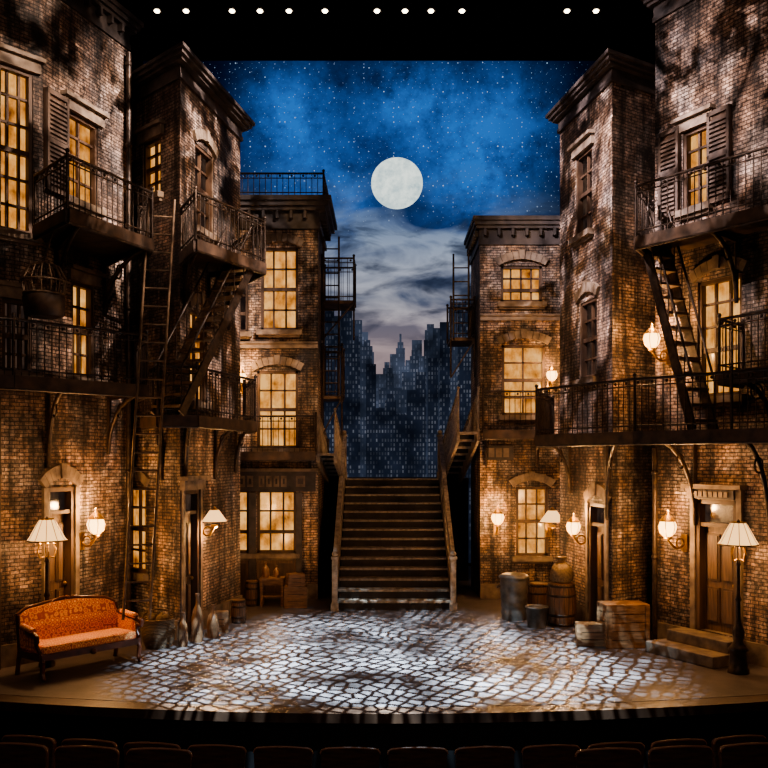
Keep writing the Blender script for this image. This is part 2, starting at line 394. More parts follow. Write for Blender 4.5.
for u0,u1 in ((226,249),(257,296)):
    r=L3a.rect(u0,u1,560,597); L3a.lbox(mb,r[0],r[1],0.05,r[3],0.05,0.09,DOORM); m=(r[0]+r[1])/2
    L3a.lbox(mb,r[0]+.05,m-.03,0.12,r[3]-.06,0.09,0.11,FRAME); L3a.lbox(mb,m+.03,r[1]-.05,0.12,r[3]-.06,0.09,0.11,FRAME)
for (ua,ub) in ((249,257),(296,303),(219,226)):
    r0=L3a.rect(ua,ub,490,590); L3a.lbox(mb,r0[0]+0.01,r0[1]-0.01,0,2.3,0.05,0.12,DARKTRIM)
mb.build('shopfront_fascia',e)
# ---- R3 back right
p4=[(2.08,19.5),(4.1,19.5),(4.1,21.5),(2.08,21.5)]
R3a=Wall(p4[0],p4[1]); e=empty('brick_building',(3,20.5,0))
window(R3a,R3a.rect(501,542,266,302),e,4,3,head='arch')
window(R3a,R3a.rect(502,545,345,415),e,2,4,head='arch')
window(R3a,R3a.rect(516,548,487,556),e,3,4,head='arch')
building(p4,8.0,[R3a],BR2,e,[0],(6.02,)); cornice(p4,8.22,e,0.16,0.9)
mb=MB(); R3a.lbox(mb,0.1,0.72,3.0,3.32,0.005,0.06,DARKTRIM)
for a in (0.18,0.34,0.50): R3a.lbox(mb,a,a+0.12,3.06,3.26,0.06,0.08,STONE)
mb.build('shop_sign_board',e)
# ---- R2 tower
p5=[(3.46,17.7),(3.88,15.3),(4.79,15.9),(4.7,18.4)]
R2a=Wall(p5[0],p5[1]); R2b=Wall(p5[1],p5[2]); e=empty('brick_tower_building',(4.1,16.8,0))
window(R2a,R2a.rect(576,592,152,234),e,2,4,DIM,head='flat')
window(R2a,R2a.rect(580,597,300,378),e,2,4,DIM,head='arch')
door(R2a,R2a.rect(590,607,503,640),e,'arch')
building(p5,9.70,[R2a,R2b],BR,e,[0,1]); cornice(p5,9.80,e,0.24,0.6,False)
# ---- R1 near right
p6=[(4.52,15.0),(6.1,12.0),(8.2,12.2),(8.2,15.6),(5.2,15.7)]
R1=Wall(p6[0],p6[1]); e=empty('brick_building',(6.3,14,0))
window(R1,R1.rect(683,709,128,207),e,2,4,shut='ab',sk=0.8)
window(R1,R1.rect(698,742,278,396),e,3,5,head='arch')
dr=R1.rect(697,738,500,630); dr[2]=0.34; door(R1,dr,e,'flat')
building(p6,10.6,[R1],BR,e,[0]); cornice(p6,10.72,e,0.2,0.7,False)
mb=MB(); R1.lbox(mb,dr[0]-0.02,dr[1]+0.02,dr[3]+0.02,dr[3]+0.16,0.09,0.12,DARKTRIM)
for i in range(7):
    a=dr[0]+0.05+i*(dr[1]-dr[0]-0.1)/7; R1.lbox(mb,a,a+0.07,dr[3]+0.05,dr[3]+0.13,0.12,0.135,STONE)
mb.build('door_sign_board',e)
mb=MB()
R1.lbox(mb,dr[0]-0.3,dr[1]+0.25,0,0.17,0.06,0.80,STONE); R1.lbox(mb,dr[0]-0.2,dr[1]+0.2,0.17,0.34,0.06,0.45,STONE)
mb.build('door_steps',None,bevel=0.012)
# ------------------------------------------------------------------ ironwork
def railing(mb,pts,h=0.8,sp=0.11,posts=True,mat=None,r=0.009):
    mat=mat or IRON
    pts=[Vector(p) for p in pts]; Z=Vector((0,0,1))
    for p,q in zip(pts,pts[1:]):
        L=(q-p).length; n=max(1,int(L/sp))
        mb.tube(p+Z*h,q+Z*h,0.022,mat); mb.tube(p+Z*(h-0.1),q+Z*(h-0.1),0.011,mat,n=5); mb.tube(p+Z*0.09,q+Z*0.09,0.013,mat,n=5)
        for i in range(n+1):
            c=p.lerp(q,i/n); mb.tube(c,c+Z*h,r,mat,n=4)
            if i%2==0 and i<n:
                c2=p.lerp(q,(i+0.5)/n); mb.ball(c2+Z*(h-0.05),0.024,mat,n=6)
    if posts:
        for p in pts: mb.tube(p,p+Z*(h+0.04),0.022,mat); mb.ball(p+Z*(h+0.06),0.032,mat,n=8)
def balcony(name,outer,inner,z,h=0.8,brk=()):
    mb=MB(); poly=ccw(list(outer)+list(inner)[::-1])
    mb.prism(poly,z-0.06,z,DECK)
    for p,q in zip(outer,outer[1:]):
        mb.beam((p[0],p[1],z-0.08),(q[0],q[1],z-0.08),0.07,0.17,DECK)
        mb.tube((p[0],p[1],z-0.17),(q[0],q[1],z-0.17),0.03,IRON)
    railing(mb,[(p[0],p[1],z) for p in outer],h)
    for (wp,op,dr_) in brk:
        w0=Vector((wp[0],wp[1],z-0.1)); o0=Vector((op[0],op[1],z-0.1)); mb.beam(w0,o0,0.05,0.09,IRON)
        pts=[]
        for i in range(9):
            t=math.pi/2*i/8
            p=w0.lerp(o0,0.92*(1-math.cos(t))); p.z=z-0.12-dr_*(1-math.sin(t)); pts.append(p)
        mb.path(pts,0.036,IRON)
        m=w0.lerp(o0,0.35); m.z=z-0.12-dr_*0.25
        ring=[m+ (o0-w0).normalized()*0.11*math.cos(2*math.pi*i/12)+Vector((0,0,0.11*math.sin(2*math.pi*i/12))) for i in range(13)]
        mb.path(ring,0.014,IRON,5); mb.beam((wp[0],wp[1],z-0.1),(wp[0],wp[1],z-0.15-dr_),0.05,0.05,IRON)
    return mb.build(name)
def wpa(w,a,n=0.04):
    p=w.P(a,0,n); return (p.x,p.y)
balcony('iron_balcony',[(-5.75,11.6),(-5.0,12.15),(-3.62,13.75),(-4.05,14.75)],[(-5.95,12.4),wpa(L1b,0,0.03),wpa(L1b,1.75,0.03)],4.14,0.76,
        [(wpa(L1b,0.1),(-4.5,12.75),1.1),(wpa(L1b,1.6),(-3.75,13.95),0.9),(wpa(L1a,0.6),(-5.2,12.05),1.4)])
balcony('iron_balcony',[(-5.0,12.9),(-4.22,12.0),(-3.53,13.7),(-3.98,14.7)],[wpa(L1b,0.0,0.03),wpa(L1b,1.6,0.03)],6.35,0.72,
        [(wpa(L1b,0.3),(-4.15,12.3),0.9),(wpa(L1b,1.5),(-3.6,13.7),0.8)])
balcony('iron_balcony',[(-3.36,14.9),(-2.92,13.95),(-2.08,15.7),(-2.9,17.3)],[wpa(L2b,0.1,0.03),wpa(L2b,2.3,0.03)],6.42,0.74,
        [(wpa(L2b,0.15),(-2.95,14.2),0.8),(wpa(L2b,1.2),(-2.2,15.6),0.9),(wpa(L2b,2.2),(-2.5,16.6),0.8)])
balcony('iron_balcony',[(-4.05,15.1),(-3.5,13.95),(-2.95,14.2),(-2.36,16.5),(-2.75,17.7)],[wpa(L2a,1.1,0.03),wpa(L2b,0,0.06),wpa(L2b,2.8,0.03)],3.70,0.76,
        [(wpa(L2b,0.15),(-3.05,14.3),1.0),(wpa(L2b,1.5),(-2.55,15.9),0.9),(wpa(L2b,2.6),(-2.5,16.9),0.8),(wpa(L2a,1.3),(-3.75,14.6),0.9)])
balcony('iron_balcony',[(-3.3,18.75),(-1.42,18.7)],[(-3.3,19.44),(-1.42,19.44)],3.17,0.74,[((-3.0,19.44),(-3.0,18.8),0.3),((-1.6,19.44),(-1.6,18.8),0.3)])
balcony('iron_balcony',[(2.05,18.65),(3.38,18.65)],[(2.05,19.44),(3.38,19.44)],3.62,0.8,[((2.2,19.44),(2.2,18.75),0.6),((3.3,19.44),(3.3,18.75),0.6)])
balcony('iron_balcony',[(3.35,17.8),(2.6,15.35),(3.72,13.35),(4.75,12.3),(5.35,11.6)],[wpa(R2a,0.0,0.03),wpa(R2a,2.43,0.06),wpa(R1,0.05,0.06),(6.0,12.0)],3.42,0.78,
        [(wpa(R2a,0.6),(2.75,15.6),0.9),(wpa(R2a,2.3),(3.6,13.7),1.3),(wpa(R1,0.9),(3.95,13.3),1.3),(wpa(R1,2.3),(4.85,12.4),1.5)])
balcony('iron_balcony',[(4.42,14.75),(3.85,13.75),(5.2,11.9),(5.7,11.9)],[wpa(R1,0.15,0.03),wpa(R1,3.1,0.03)],6.4,0.78,
        [(wpa(R1,0.4),(3.98,13.7),0.9),(wpa(R1,1.7),(4.6,12.8),0.9),(wpa(R1,2.8),(5.1,12.2),0.9)])
balcony('iron_balcony',[(5.3,13.3),(4.75,12.75),(5.3,11.65)],[wpa(R1,2.0,0.03),(5.95,12.0)],4.25,0.74,[(wpa(R1,2.3),(4.9,12.7),0.6)])
def landing_cage(x0,x1,y0,y1,z,h=0.8):
    mb=MB(); mb.box(x0,x1,y0,y1,z-0.07,z,DECK)
    railing(mb,[(x0,y0,z),(x1,y0,z),(x1,y1,z),(x0,y1,z)],h,0.13)
    for x in (x0,x1): mb.tube((x,y0,z-0.9),(x,y0,z),0.02,IRON)
    mb.beam((x0,y0,z-0.9),(x1,y0,z-0.05),0.03,0.03,IRON)
    return mb.build('fire_escape_landing')
landing_cage(-1.4,-0.68,20.3,21.3,6.6,0.95); landing_cage(-1.4,-0.95,20.3,21.3,4.45,1.1)
landing_cage(1.5,2.03,20.2,21.3,5.75,0.85)
def ladder(p0,p1,w=0.36,side=(1,0,0),mat=None):
    mat=mat or IRON
    mb=MB(); p0,p1=Vector(p0),Vector(p1); sd=Vector(side).normalized()*w/2
    mb.tube(p0-sd,p1-sd,0.022,mat); mb.tube(p0+sd,p1+sd,0.022,mat); n=int((p1-p0).length/0.27)
    for i in range(1,n):
        c=p0.lerp(p1,i/n); mb.tube(c-sd,c+sd,0.016,mat,n=5)
    return mb.build('iron_ladder')
ladder((-3.70,13.44,0.62),(-3.40,13.78,7.0),0.38,(1,0.25,0),LADM)
ladder((-1.18,20.15,4.45),(-1.18,20.15,8.0),0.34); ladder((1.72,20.1,5.75),(1.72,20.1,7.6),0.34)
def fire_stair(top,bot,w,n,rail=0.75,tm=None):
    mb=MB(); t,b=Vector(top),Vector(bot); d=(t-b); hd=Vector((d.x,d.y,0)).normalized(); sd=Vector((-hd.y,hd.x,0))*w/2
    for s in (-1,1):
        mb.beam(b+sd*s,t+sd*s,0.035,0.15,IRON)
        mb.tube(b+sd*s+Vector((0,0,rail)),t+sd*s+Vector((0,0,rail)),0.020,IRON)
        for i in range(0,n+1,2):
            c=b.lerp(t,i/n)+sd*s; mb.tube(c,c+Vector((0,0,rail)),0.010,IRON,n=4)
    for i in range(n):
        c=b.lerp(t,(i+0.5)/n); o=c-sd-hd*0.11; mb.obox(o,sd*2,hd*0.22,(0,0,0.04),tm or DECK)
    return mb.build('fire_escape_stair')
fire_stair((-2.50,15.60,6.36),(-3.36,13.95,3.72),0.56,14,0.7,LADM)
fire_stair((4.30,14.2,6.3),(4.72,13.3,3.44),0.42,12)
def flight(name,a,b,w,n):
    mb=MB(); a,b=Vector(a),Vector(b); d=b-a; hd=Vector((d.x,d.y,0)); L=hd.length; hd/=L; sd=Vector((-hd.y,hd.x,0))*w/2
    for i in range(n):
        c=a+hd*(L*i/n); z=a.z+(b.z-a.z)*(i+1)/n
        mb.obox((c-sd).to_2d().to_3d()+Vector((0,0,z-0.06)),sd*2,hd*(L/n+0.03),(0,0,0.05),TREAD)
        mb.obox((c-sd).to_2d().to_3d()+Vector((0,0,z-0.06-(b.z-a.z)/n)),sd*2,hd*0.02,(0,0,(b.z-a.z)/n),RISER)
    for s in (-1,1): mb.beam(a+sd*s-Vector((0,0,0.08)),b+sd*s-Vector((0,0,0.08)),0.06,0.26,RAILM); railing(mb,[a+sd*s,b+sd*s],0.85,0.16,True,RAILM)
    return mb.build(name)
flight('bridge_steps',(-1.2,22.3,2.58),(-1.2,18.8,3.15),0.36,6)
flight('bridge_steps',(1.66,22.3,2.58),(1.76,18.8,3.6),0.42,7)
# hanging iron basket
mb=MB(); c=Vector((-4.72,12.5,5.3)); q0=1.3
mb.lathe([(0.14*q0,-0.32),(0.2*q0,-0.3),(0.22*q0,-0.05),(0.2*q0,0.0)],c,DECK,14)
for i in range(14):
    t=2*math.pi*i/14; q=Vector((math.cos(t),math.sin(t),0))*q0; mb.path([c+q*0.2,c+q*0.23+Vector((0,0,0.2)),c+q*0.16+Vector((0,0,0.38)),c+Vector((0,0,0.46))],0.013,LADM,5)
for z,r in ((0.0,0.21*q0),(0.18,0.235*q0)):
    mb.path([c+Vector((r*math.cos(2*math.pi*i/16),r*math.sin(2*math.pi*i/16),z)) for i in range(17)],0.015,LADM,5)
mb.tube(c+Vector((0,0,0.46)),c+Vector((0.1,0.1,0.98)),0.015,IRON); mb.build('hanging_iron_basket')
mb=MB(); railing(mb,[(-3.3,19.35,8.66),(-1.3,19.35,8.66),(-1.3,21.2,8.66)],0.5,0.12); mb.build('roof_railing')
def pipe(w,a,z1,n=0.09):
    mb=MB(); p=w.P(a,0,n); mb.tube(p,p+Vector((0,0,z1)),0.045,IRON,n=10)
    for k in range(1,int(z1/1.4)+1): mb.lathe([(0.045,-0.03),(0.06,-0.03),(0.06,0.03),(0.045,0.03)],p+Vector((0,0,k*1.4)),IRON,10)
    mb.build('drain_pipe')
pipe(L1a,0.95,4.0); pipe(L1b,2.1,10.0); pipe(R1,0.12,3.2,0.13)
# ------------------------------------------------------------------ grand staircase
sx0,sx1=-0.92,1.32; run=0.31; rise=0.182; N=14; sy=18.0
mb=MB()
for i in range(N):
    y=sy+i*run; z=(i+1)*rise
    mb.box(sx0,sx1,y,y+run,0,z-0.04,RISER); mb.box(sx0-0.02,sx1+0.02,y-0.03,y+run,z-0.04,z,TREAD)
for x in (sx0-0.06,sx1+0.06):
    a=Vector((x,sy-0.02,0.12)); b=Vector((x,sy+N*run-0.12,N*rise+0.1)); mb.beam(a,b,0.06,0.30,RAILM)
    mb.beam(a+Vector((0,-0.1,0.85)),b+Vector((0,0,0.95)),0.09,0.08,RAILM); mb.beam(a+Vector((0,0,0.25)),b+Vector((0,0,0.25)),0.05,0.05,RAILM)
    for i in range(N*2):
        y=sy+0.08+i*run/2; z=rise*(i/2)+0.2; mb.tube((x,y,z),(x,y,z+0.78),0.016,RAILM,n=6)
    for y,z in ((sy-0.08,0.0),(sy+N*run-0.12,N*rise)):
        mb.cbox((x,y,z+0.52),(0.11,0.11,1.04),RAILM); mb.cbox((x,y,z+1.05),(0.15,0.15,0.05),RAILM); mb.ball((x,y,z+1.13),0.06,RAILM); mb.cbox((x,y,z+0.08),(0.15,0.15,0.16),RAILM)
mb.build('grand_staircase')
mb=MB(); ly=sy+N*run+0.01
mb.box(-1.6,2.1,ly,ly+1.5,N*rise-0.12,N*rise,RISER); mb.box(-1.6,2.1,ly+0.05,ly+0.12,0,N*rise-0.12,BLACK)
mb.build('stair_landing')
# ------------------------------------------------------------------ lamps
def wall_lamp(w,u,v,style='globe',power=45,arm=0.32,s=1.0):
    t,d=w.hit(u)
    z=gz(v,d-0.2); base=w.P(t,z,0); N3=Vector((w.N.x,w.N.y,0)); Z=Vector((0,0,1))
    e=empty('wall_lamp',base); mb=MB()
    T3=Vector((w.T.x,w.T.y,0)); back=base+N3*0.012-Z*0.22*s
    mb.obox(back-T3*0.05*s-Z*0.12*s,T3*0.10*s,N3*0.03,Z*0.24*s,BRASS)
    tip=base+N3*arm
    pts=[]
    for i in range(9):
        a=math.pi*i/8; p=back.lerp(tip-Z*0.16*s,i/8)-Z*0.10*s*math.sin(a); pts.append(p)
    mb.path(pts,0.016*s,BRASS)
    ring=[back+N3*0.12+N3*0.08*math.cos(2*math.pi*i/12)+Z*0.08*math.sin(2*math.pi*i/12) for i in range(13)]
    mb.path(ring,0.012,BRASS,5)
    mb.lathe([(0.02*s,-0.17*s),(0.055*s,-0.15*s),(0.06*s,-0.12*s),(0.03*s,-0.11*s)],tip,BRASS,12)
    if style=='globe':
        mb.lathe([(0.05*s,-0.12*s),(0.10*s,-0.06*s),(0.125*s,0.02*s),(0.10*s,0.09*s),(0.05*s,0.13*s)],tip,BULB,16)
        for i in range(6):
            a=2*math.pi*i/6; q=Vector((math.cos(a),math.sin(a),0))*s
            mb.path([tip+q*0.055-Z*0.12*s,tip+q*0.108-Z*0.06*s,tip+q*0.132+Z*0.02*s,tip+q*0.108+Z*0.09*s],0.006*s,BRASS,4)
        mb.lathe([(0.12*s,0.09*s),(0.07*s,0.15*s),(0.02*s,0.19*s),(0.015*s,0.23*s),(0.001,0.25*s)],tip,BRASS,12)
        point('bulb_light',tip+N3*0.22-Z*0.16,power*0.6,parent=e); point('bulb_light',tip+Z*0.30-N3*0.02,power*0.6,parent=e)
    else:
        mb.lathe([(0.20*s,-0.06*s),(0.07*s,0.12*s)],tip,SHADE,20)
        mb.lathe([(0.075*s,0.12*s),(0.03*s,0.15*s),(0.001,0.18*s)],tip,BRASS,12)
        point('bulb_light',tip-Z*0.2+N3*0.05,power,parent=e)
    mb.build('lamp_body',e)
wall_lamp(L1b,80,526,'globe',95,0.30,1.15)
wall_lamp(L2b,201,518,'cone',75,0.25,1.1)
wall_lamp(L3a,243,378,'globe',50,0.32,0.95)
wall_lamp(R1,670,340,'globe',85,0.40,1.1)
wall_lamp(R3a,549,376,'globe',60,0.34,0.95)
wall_lamp(R3a,496,518,'globe',60,0.30,1.1)
wall_lamp(R3a,548,517,'cone',50,0.5,1.3)
wall_lamp(R2a,588,528,'globe',75,0.28,1.05)
wall_lamp(R1,686,528,'globe',95,0.40,1.15)
def floor_lamp(x,y,h=2.12,base=1.0):
    e=empty('floor_lamp',(x,y,0)); mb=MB(); k=base
    mb.lathe([(0.13*k,0),(0.13*k,0.05),(0.11*k,0.08),(0.10*k,0.30),(0.125*k,0.33),(0.09*k,0.38),(0.06*k,0.44),(0.075*k,0.58),(0.05*k,0.66),(0.035,0.75),(0.03,1.0),(0.05,1.03),(0.028,1.08),(0.024,1.5),(0.04,1.53),(0.02,1.58),(0.016,h-0.06),(0.03,h),(0.001,h+0.05)],(x,y,0),IRON,16)
    for i in range(4):
        t=math.pi/2*i+0.5; q=Vector((math.cos(t),math.sin(t),0)); c=Vector((x,y,1.6))
        mb.path([c+q*0.02,c+q*0.1+Vector((0,0,-0.02)),c+q*0.13+Vector((0,0,0.08)),c+q*0.10+Vector((0,0,0.16))],0.011,BRASS,5); 
        mb.ball(c+q*0.10+Vector((0,0,0.18)),0.02,BRASS,n=8)
    mb.build('lamp_stand',e)
    sh=MB(); n=20; zs=[(0.27,h-0.31),(0.235,h-0.26),(0.17,h-0.13),(0.10,h)]
    vs=[];fs=[]
    for j,(r,z) in enumerate(zs):
        for i in range(n):
            t=2*math.pi*i/n; rr=r*(1+0.03*(1 if i%2 else -1)); vs.append((x+rr*math.cos(t),y+rr*math.sin(t),z))
    for j in range(3):
        for i in range(n): fs.append((j*n+i,j*n+(i+1)%n,(j+1)*n+(i+1)%n,(j+1)*n+i))
    sh.add(vs,fs,SHADE)
    for i in range(0,n,2):
        t=2*math.pi*i/n; sh.path([Vector((x+r*0.985*math.cos(t),y+r*0.985*math.sin(t),z)) for r,z in zs],0.005,BRASS,4)
    for r,z in ((0.272,h-0.31),(0.102,h)):
        sh.path([Vector((x+r*math.cos(2*math.pi*i/20),y+r*math.sin(2*math.pi*i/20),z)) for i in range(21)],0.010,BRASS,5)
    sh.build('lamp_shade',e,recalc=False)
    point('bulb_light',(x+0.05,y-0.05,h-0.28),62,parent=e)
floor_lamp(gx(47,13.1),13.1,2.14,0.9); floor_lamp(5.0,12.7,2.12,1.15)
# ------------------------------------------------------------------ sofa
def sofa(loc,rz):
    e=empty('sofa',loc,rz); L=1.62; D=0.62
    mb=MB(); mb.box(-L/2+0.06,L/2-0.06,-D/2,D/2-0.08,0.33,0.47,FABRIC); mb.build('seat_cushion',e,bevel=0.05,loc=(0,0,0))
    mb=MB()
    n=28; prof=[]
    for i in range(n+1):
        t=-1+2*i/n; x=t*L/2*0.97
        z=0.89+0.09*math.exp(-(t*1.4)**2)-0.07*max(0,abs(t)-0.82)/0.18
        prof.append((x,z))
    th=0.09
    def yb(z): return D/2-0.10+(z-0.4)*0.22
    vs=[];fs=[]
    for (x,z) in prof:
        for k,(zz,ins) in enumerate(((0.36,0),(0.36+(z-0.36)*0.5,-0.03),(z-0.02,0),(z-0.02,th),(0.36,th))):
            vs.append((x,yb(zz)+ins,zz))
    for i in range(n):
        for k in range(5):
            a=i*5+k; b=i*5+(k+1)%5; fs.append((a,b,b+5,a+5))
    fs.append((0,1,2,3,4)); fs.append(tuple(n*5+k for k in range(5))[::-1])
    mb.add(vs,fs,FABRIC,False); mb.build('back_upholstery',e,loc=(0,0,0))
    mb=MB()
    mb.path([Vector((x,yb(z)+0.04,z)) for x,z in prof],0.024,MAHOG,8)
    zc=prof[n//2][1]; mb.ball((0,yb(zc)+0.03,zc+0.015),0.04,MAHOG,0.6)
    for s in (-1,1):
        mb.path([Vector((s*(0.05+0.05*i),yb(zc)+0.02,zc+0.02-0.008*i*i*0.4)) for i in range(5)],0.018,MAHOG,7)
        x=s*L/2*0.97
        mb.path([Vector((x,yb(0.68)+0.04,prof[0][1])),Vector((x,D/2-0.05,0.34)),Vector((x,D/2+0.02,0.0))],0.032,MAHOG,8)
        ap=[Vector((x,D/2-0.06,0.70)),Vector((x,D/2-0.22,0.68)),Vector((x+s*0.03,0.0,0.64)),Vector((x+s*0.05,-D/2+0.1,0.63)),Vector((x+s*0.05,-D/2+0.02,0.60)),Vector((x+s*0.04,-D/2+0.03,0.54)),Vector((x+s*0.02,-D/2+0.08,0.55))]
        mb.path(ap,0.034,MAHOG,8)
        for p in ap: mb.ball(p,0.034,MAHOG,n=8)
        mb.path([Vector((x+s*0.04,-D/2+0.06,0.58)),Vector((x+s*0.01,-D/2+0.10,0.47)),Vector((x,-D/2+0.03,0.38)),Vector((x,-D/2+0.02,0.30))],0.028,MAHOG,8)
        mb.path([Vector((x*0.96,-D/2+0.03,0.33)),Vector((x*0.98,-D/2-0.02,0.24)),Vector((x*0.97,-D/2+0.0,0.10)),Vector((x*0.98,-D/2-0.03,0.03))],0.033,MAHOG,8); mb.ball((x*0.98,-D/2-0.035,0.035),0.035,MAHOG,n=10)
    mb.box(-L/2+0.02,L/2-0.02,-D/2-0.02,-D/2+0.03,0.27,0.36,MAHOG); mb.box(-L/2+0.02,L/2-0.02,D/2-0.1,D/2-0.04,0.27,0.38,MAHOG)
    for s in (-1,1): mb.box(s*L/2*0.97-0.025,s*L/2*0.97+0.025,-D/2,D/2-0.05,0.27,0.36,MAHOG)
    mb.ball((0,-D/2-0.02,0.29),0.05,MAHOG,0.8)
    mb.build('carved_frame',e,loc=(0,0,0))
    mb=MB()
    for s in (-1,1):
        x=s*L/2*0.97; mb.extr([(x-0.02,-D/2+0.08,0.40),(x-0.02,D/2-0.1,0.40),(x-0.02,D/2-0.06,0.68),(x-0.02,0,0.62),(x-0.02,-D/2+0.1,0.58)],(0.04,0,0),FABRIC)
        mb.tube((x+s*0.03,-D/2+0.14,0.665),(x+s*0.01,D/2-0.14,0.70),0.045,FABRIC,n=10)
    mb.build('arm_pads',e,loc=(0,0,0))
sofa((-4.37,12.97,0),math.radians(50))
# ------------------------------------------------------------------ props
def crate(x,y,sx,sy_,h,rz=0,z=0):
    mb=MB(); R=Matrix.Rotation(rz,3,'Z')
    def lb(cx,cy,cz,a,b,c,m=WOOD):
        p=R@Vector((cx,cy,0)); mb.cbox((x+p.x,y+p.y,z+cz),(a,b,c),m,rz)
    lb(0,0,h/2,sx-0.05,sy_-0.05,h-0.03,RISER)
    n=max(3,int(h/0.13))
    for i in range(n):
        cz=h*(i+0.5)/n; hh=h/n-0.012
        for s in (-1,1): lb(0,s*(sy_/2-0.012),cz,sx,0.02,hh); lb(s*(sx/2-0.012),0,cz,0.02,sy_,hh)
    for s in (-1,1):
        for t in (-1,1): lb(s*(sx/2-0.03),t*(sy_/2+0.002),h/2,0.06,0.022,h); lb(s*(sx/2+0.002),t*(sy_/2-0.03),h/2,0.022,0.06,h)
    k=max(3,int(sy_/0.12))
    for i in range(k): lb(0,-sy_/2+sy_*(i+0.5)/k,h,sx+0.03,sy_/k-0.01,0.025)
    return mb.build('wooden_crate')
crate(gx(623,14.55),14.55,0.68,0.48,0.68,0.12); crate(3.38,14.6,0.50,0.30,0.34,-0.12)
crate(-1.80,18.35,0.44,0.32,0.42,0.08); crate(-1.80,18.35,0.32,0.26,0.24,0.25,0.435)
def side_table(x,y,w,d,h):
    mb=MB(); mb.cbox((x,y,h-0.02),(w,d,0.04),WOOD)
    for s in (-1,1):
        for t in (-1,1): mb.cbox((x+s*(w/2-.04),y+t*(d/2-.04),(h-.04)/2),(0.05,0.05,h-0.04),WOOD)
    mb.cbox((x,y,0.2),(w-0.06,d-0.06,0.03),WOOD); mb.cbox((x,y-d/2+0.05,h-0.1),(w-0.1,0.02,0.1),WOOD); mb.build('wooden_table')
side_table(-2.30,18.6,0.5,0.38,0.58)
def bottle(x,y,z,h,r,mat=CLAY,name='clay_bottle'):
    mb=MB(); mb.lathe([(r*0.8,0),(r,h*0.1),(r,h*0.5),(r*0.75,h*0.65),(r*0.3,h*0.78),(r*0.28,h*0.95),(r*0.38,h*0.96),(r*0.38,h)],(x,y,z),mat,14); mb.build(name)
bottle(-2.44,18.55,0.58,0.32,0.08); bottle(-2.22,18.62,0.58,0.24,0.07)
def barrel(x,y,r,h,name='wooden_barrel',z=0,mat=None):
    mb=MB(); pr=[(r*(0.86+0.14*math.sin(math.pi*i/10)),h*i/10) for i in range(11)]
    mb.lathe(pr,(x,y,z),mat or WOOD2,20); mb.lathe([(r*0.8,0),(r*0.8,0.02)],(x,y,z+h-0.005),WOOD,20)
    for f in (0.05,0.27,0.73,0.95):
        rr=r*(0.86+0.14*math.sin(math.pi*f))+0.006; mb.lathe([(rr-0.01,-0.022),(rr,-0.02),(rr,0.02),(rr-0.01,0.022)],(x,y,z+h*f),IRON,20)
    for i in range(20):
        t=2*math.pi*i/20; pts=[Vector((x+(q[0]+0.001)*math.cos(t),y+(q[0]+0.001)*math.sin(t),z+q[1])) for q in pr[::2]]; mb.path(pts,0.004,RISER,4)
    mb.build(name)
barrel(-2.72,18.55,0.15,0.5)
def can(x,y,r,h,name='trash_can'):
    mb=MB(); pr=[(r*0.86,0)]
    for i in range(1,19): pr.append((r*(0.86+0.12*i/18)+(0.01 if i%3==0 else 0),h*0.9*i/18))
    mb.lathe(pr,(x,y,0),TIN,24); mb.lathe([(r*1.06,h*0.88),(r*1.08,h*0.91),(r*1.04,h*0.93),(r*0.8,h*0.97),(r*0.3,h*0.99),(0.001,h)],(x,y,0),TIN,24)
    mb.path([Vector((x-0.07,y,h)),Vector((x-0.06,y,h+0.05)),Vector((x+0.06,y,h+0.05)),Vector((x+0.07,y,h))],0.012,IRON)
    for s in (-1,1): mb.path([Vector((x+s*r*0.97,y-0.06,h*0.72)),Vector((x+s*(r+0.05),y-0.05,h*0.68)),Vector((x+s*(r+0.05),y+0.05,h*0.68)),Vector((x+s*r*0.97,y+0.06,h*0.72))],0.01,IRON)
    mb.build(name)
can(gx(514,17.0),17.0,0.27,0.88); barrel(2.96,17.2,0.21,0.64); barrel(3.22,16.35,0.27,0.76)
def bucket(x,y,r,h):
    mb=MB(); mb.lathe([(r*0.82,0),(r,h),(r*1.05,h),(r*1.05,h-0.03),(r*1.0,h-0.035)],(x,y,0),TIN,20)
    mb.lathe([(r*0.9,h*0.96),(0.001,h*0.965)],(x,y,0),RISER,20)
    mb.path([Vector((x+r*math.cos(math.pi*i/10),y-0.04*math.sin(math.pi*i/10),h-0.02-0.12*math.sin(math.pi*i/10))) for i in range(11)],0.008,IRON,5); mb.build('metal_bucket')
bucket(2.74,16.15,0.2,0.38)
def sack(x,y,z,r,h):
    mb=MB(); n=18; vs=[];fs=[]; pr=[(0.8,0),(1.0,0.12),(1.02,0.35),(0.85,0.6),(0.5,0.76),(0.28,0.82),(0.42,0.93),(0.5,1.0)]
    for j,(rr,zz) in enumerate(pr):
        for i in range(n):
            t=2*math.pi*i/n; w=rr*r*(1+0.07*math.sin(3*t+j)+0.05*math.sin(7*t+j*0.5)); vs.append((x+w*math.cos(t),y+w*math.sin(t),z+zz*h+(0.01*math.sin(5*t) if zz>0 else 0)))
    for j in range(len(pr)-1):
        for i in range(n): fs.append((j*n+i,j*n+(i+1)%n,(j+1)*n+(i+1)%n,(j+1)*n+i))
    mb.add(vs,fs,BURLAP,True); mb.add(vs[:n],[tuple(range(n))[::-1]],BURLAP); mb.add(vs[-n:],[tuple(range(n))],BURLAP)
    mb.path([Vector((x+0.3*r*math.cos(2*math.pi*i/12),y+0.3*r*math.sin(2*math.pi*i/12),z+0.82*h)) for i in range(13)],0.014,WOOD,5); mb.build('burlap_sack')
sack(3.22,16.35,0.779,0.2,0.46); sack(3.30,17.02,0.0,0.15,0.6)
mb=MB(); bx,by=-3.62,14.45
mb.lathe([(0.2,0),(0.25,0.12),(0.27,0.3),(0.25,0.42),(0.27,0.46),(0.25,0.47),(0.23,0.43),(0.0001,0.40)],(bx,by,0),WICKER,24)
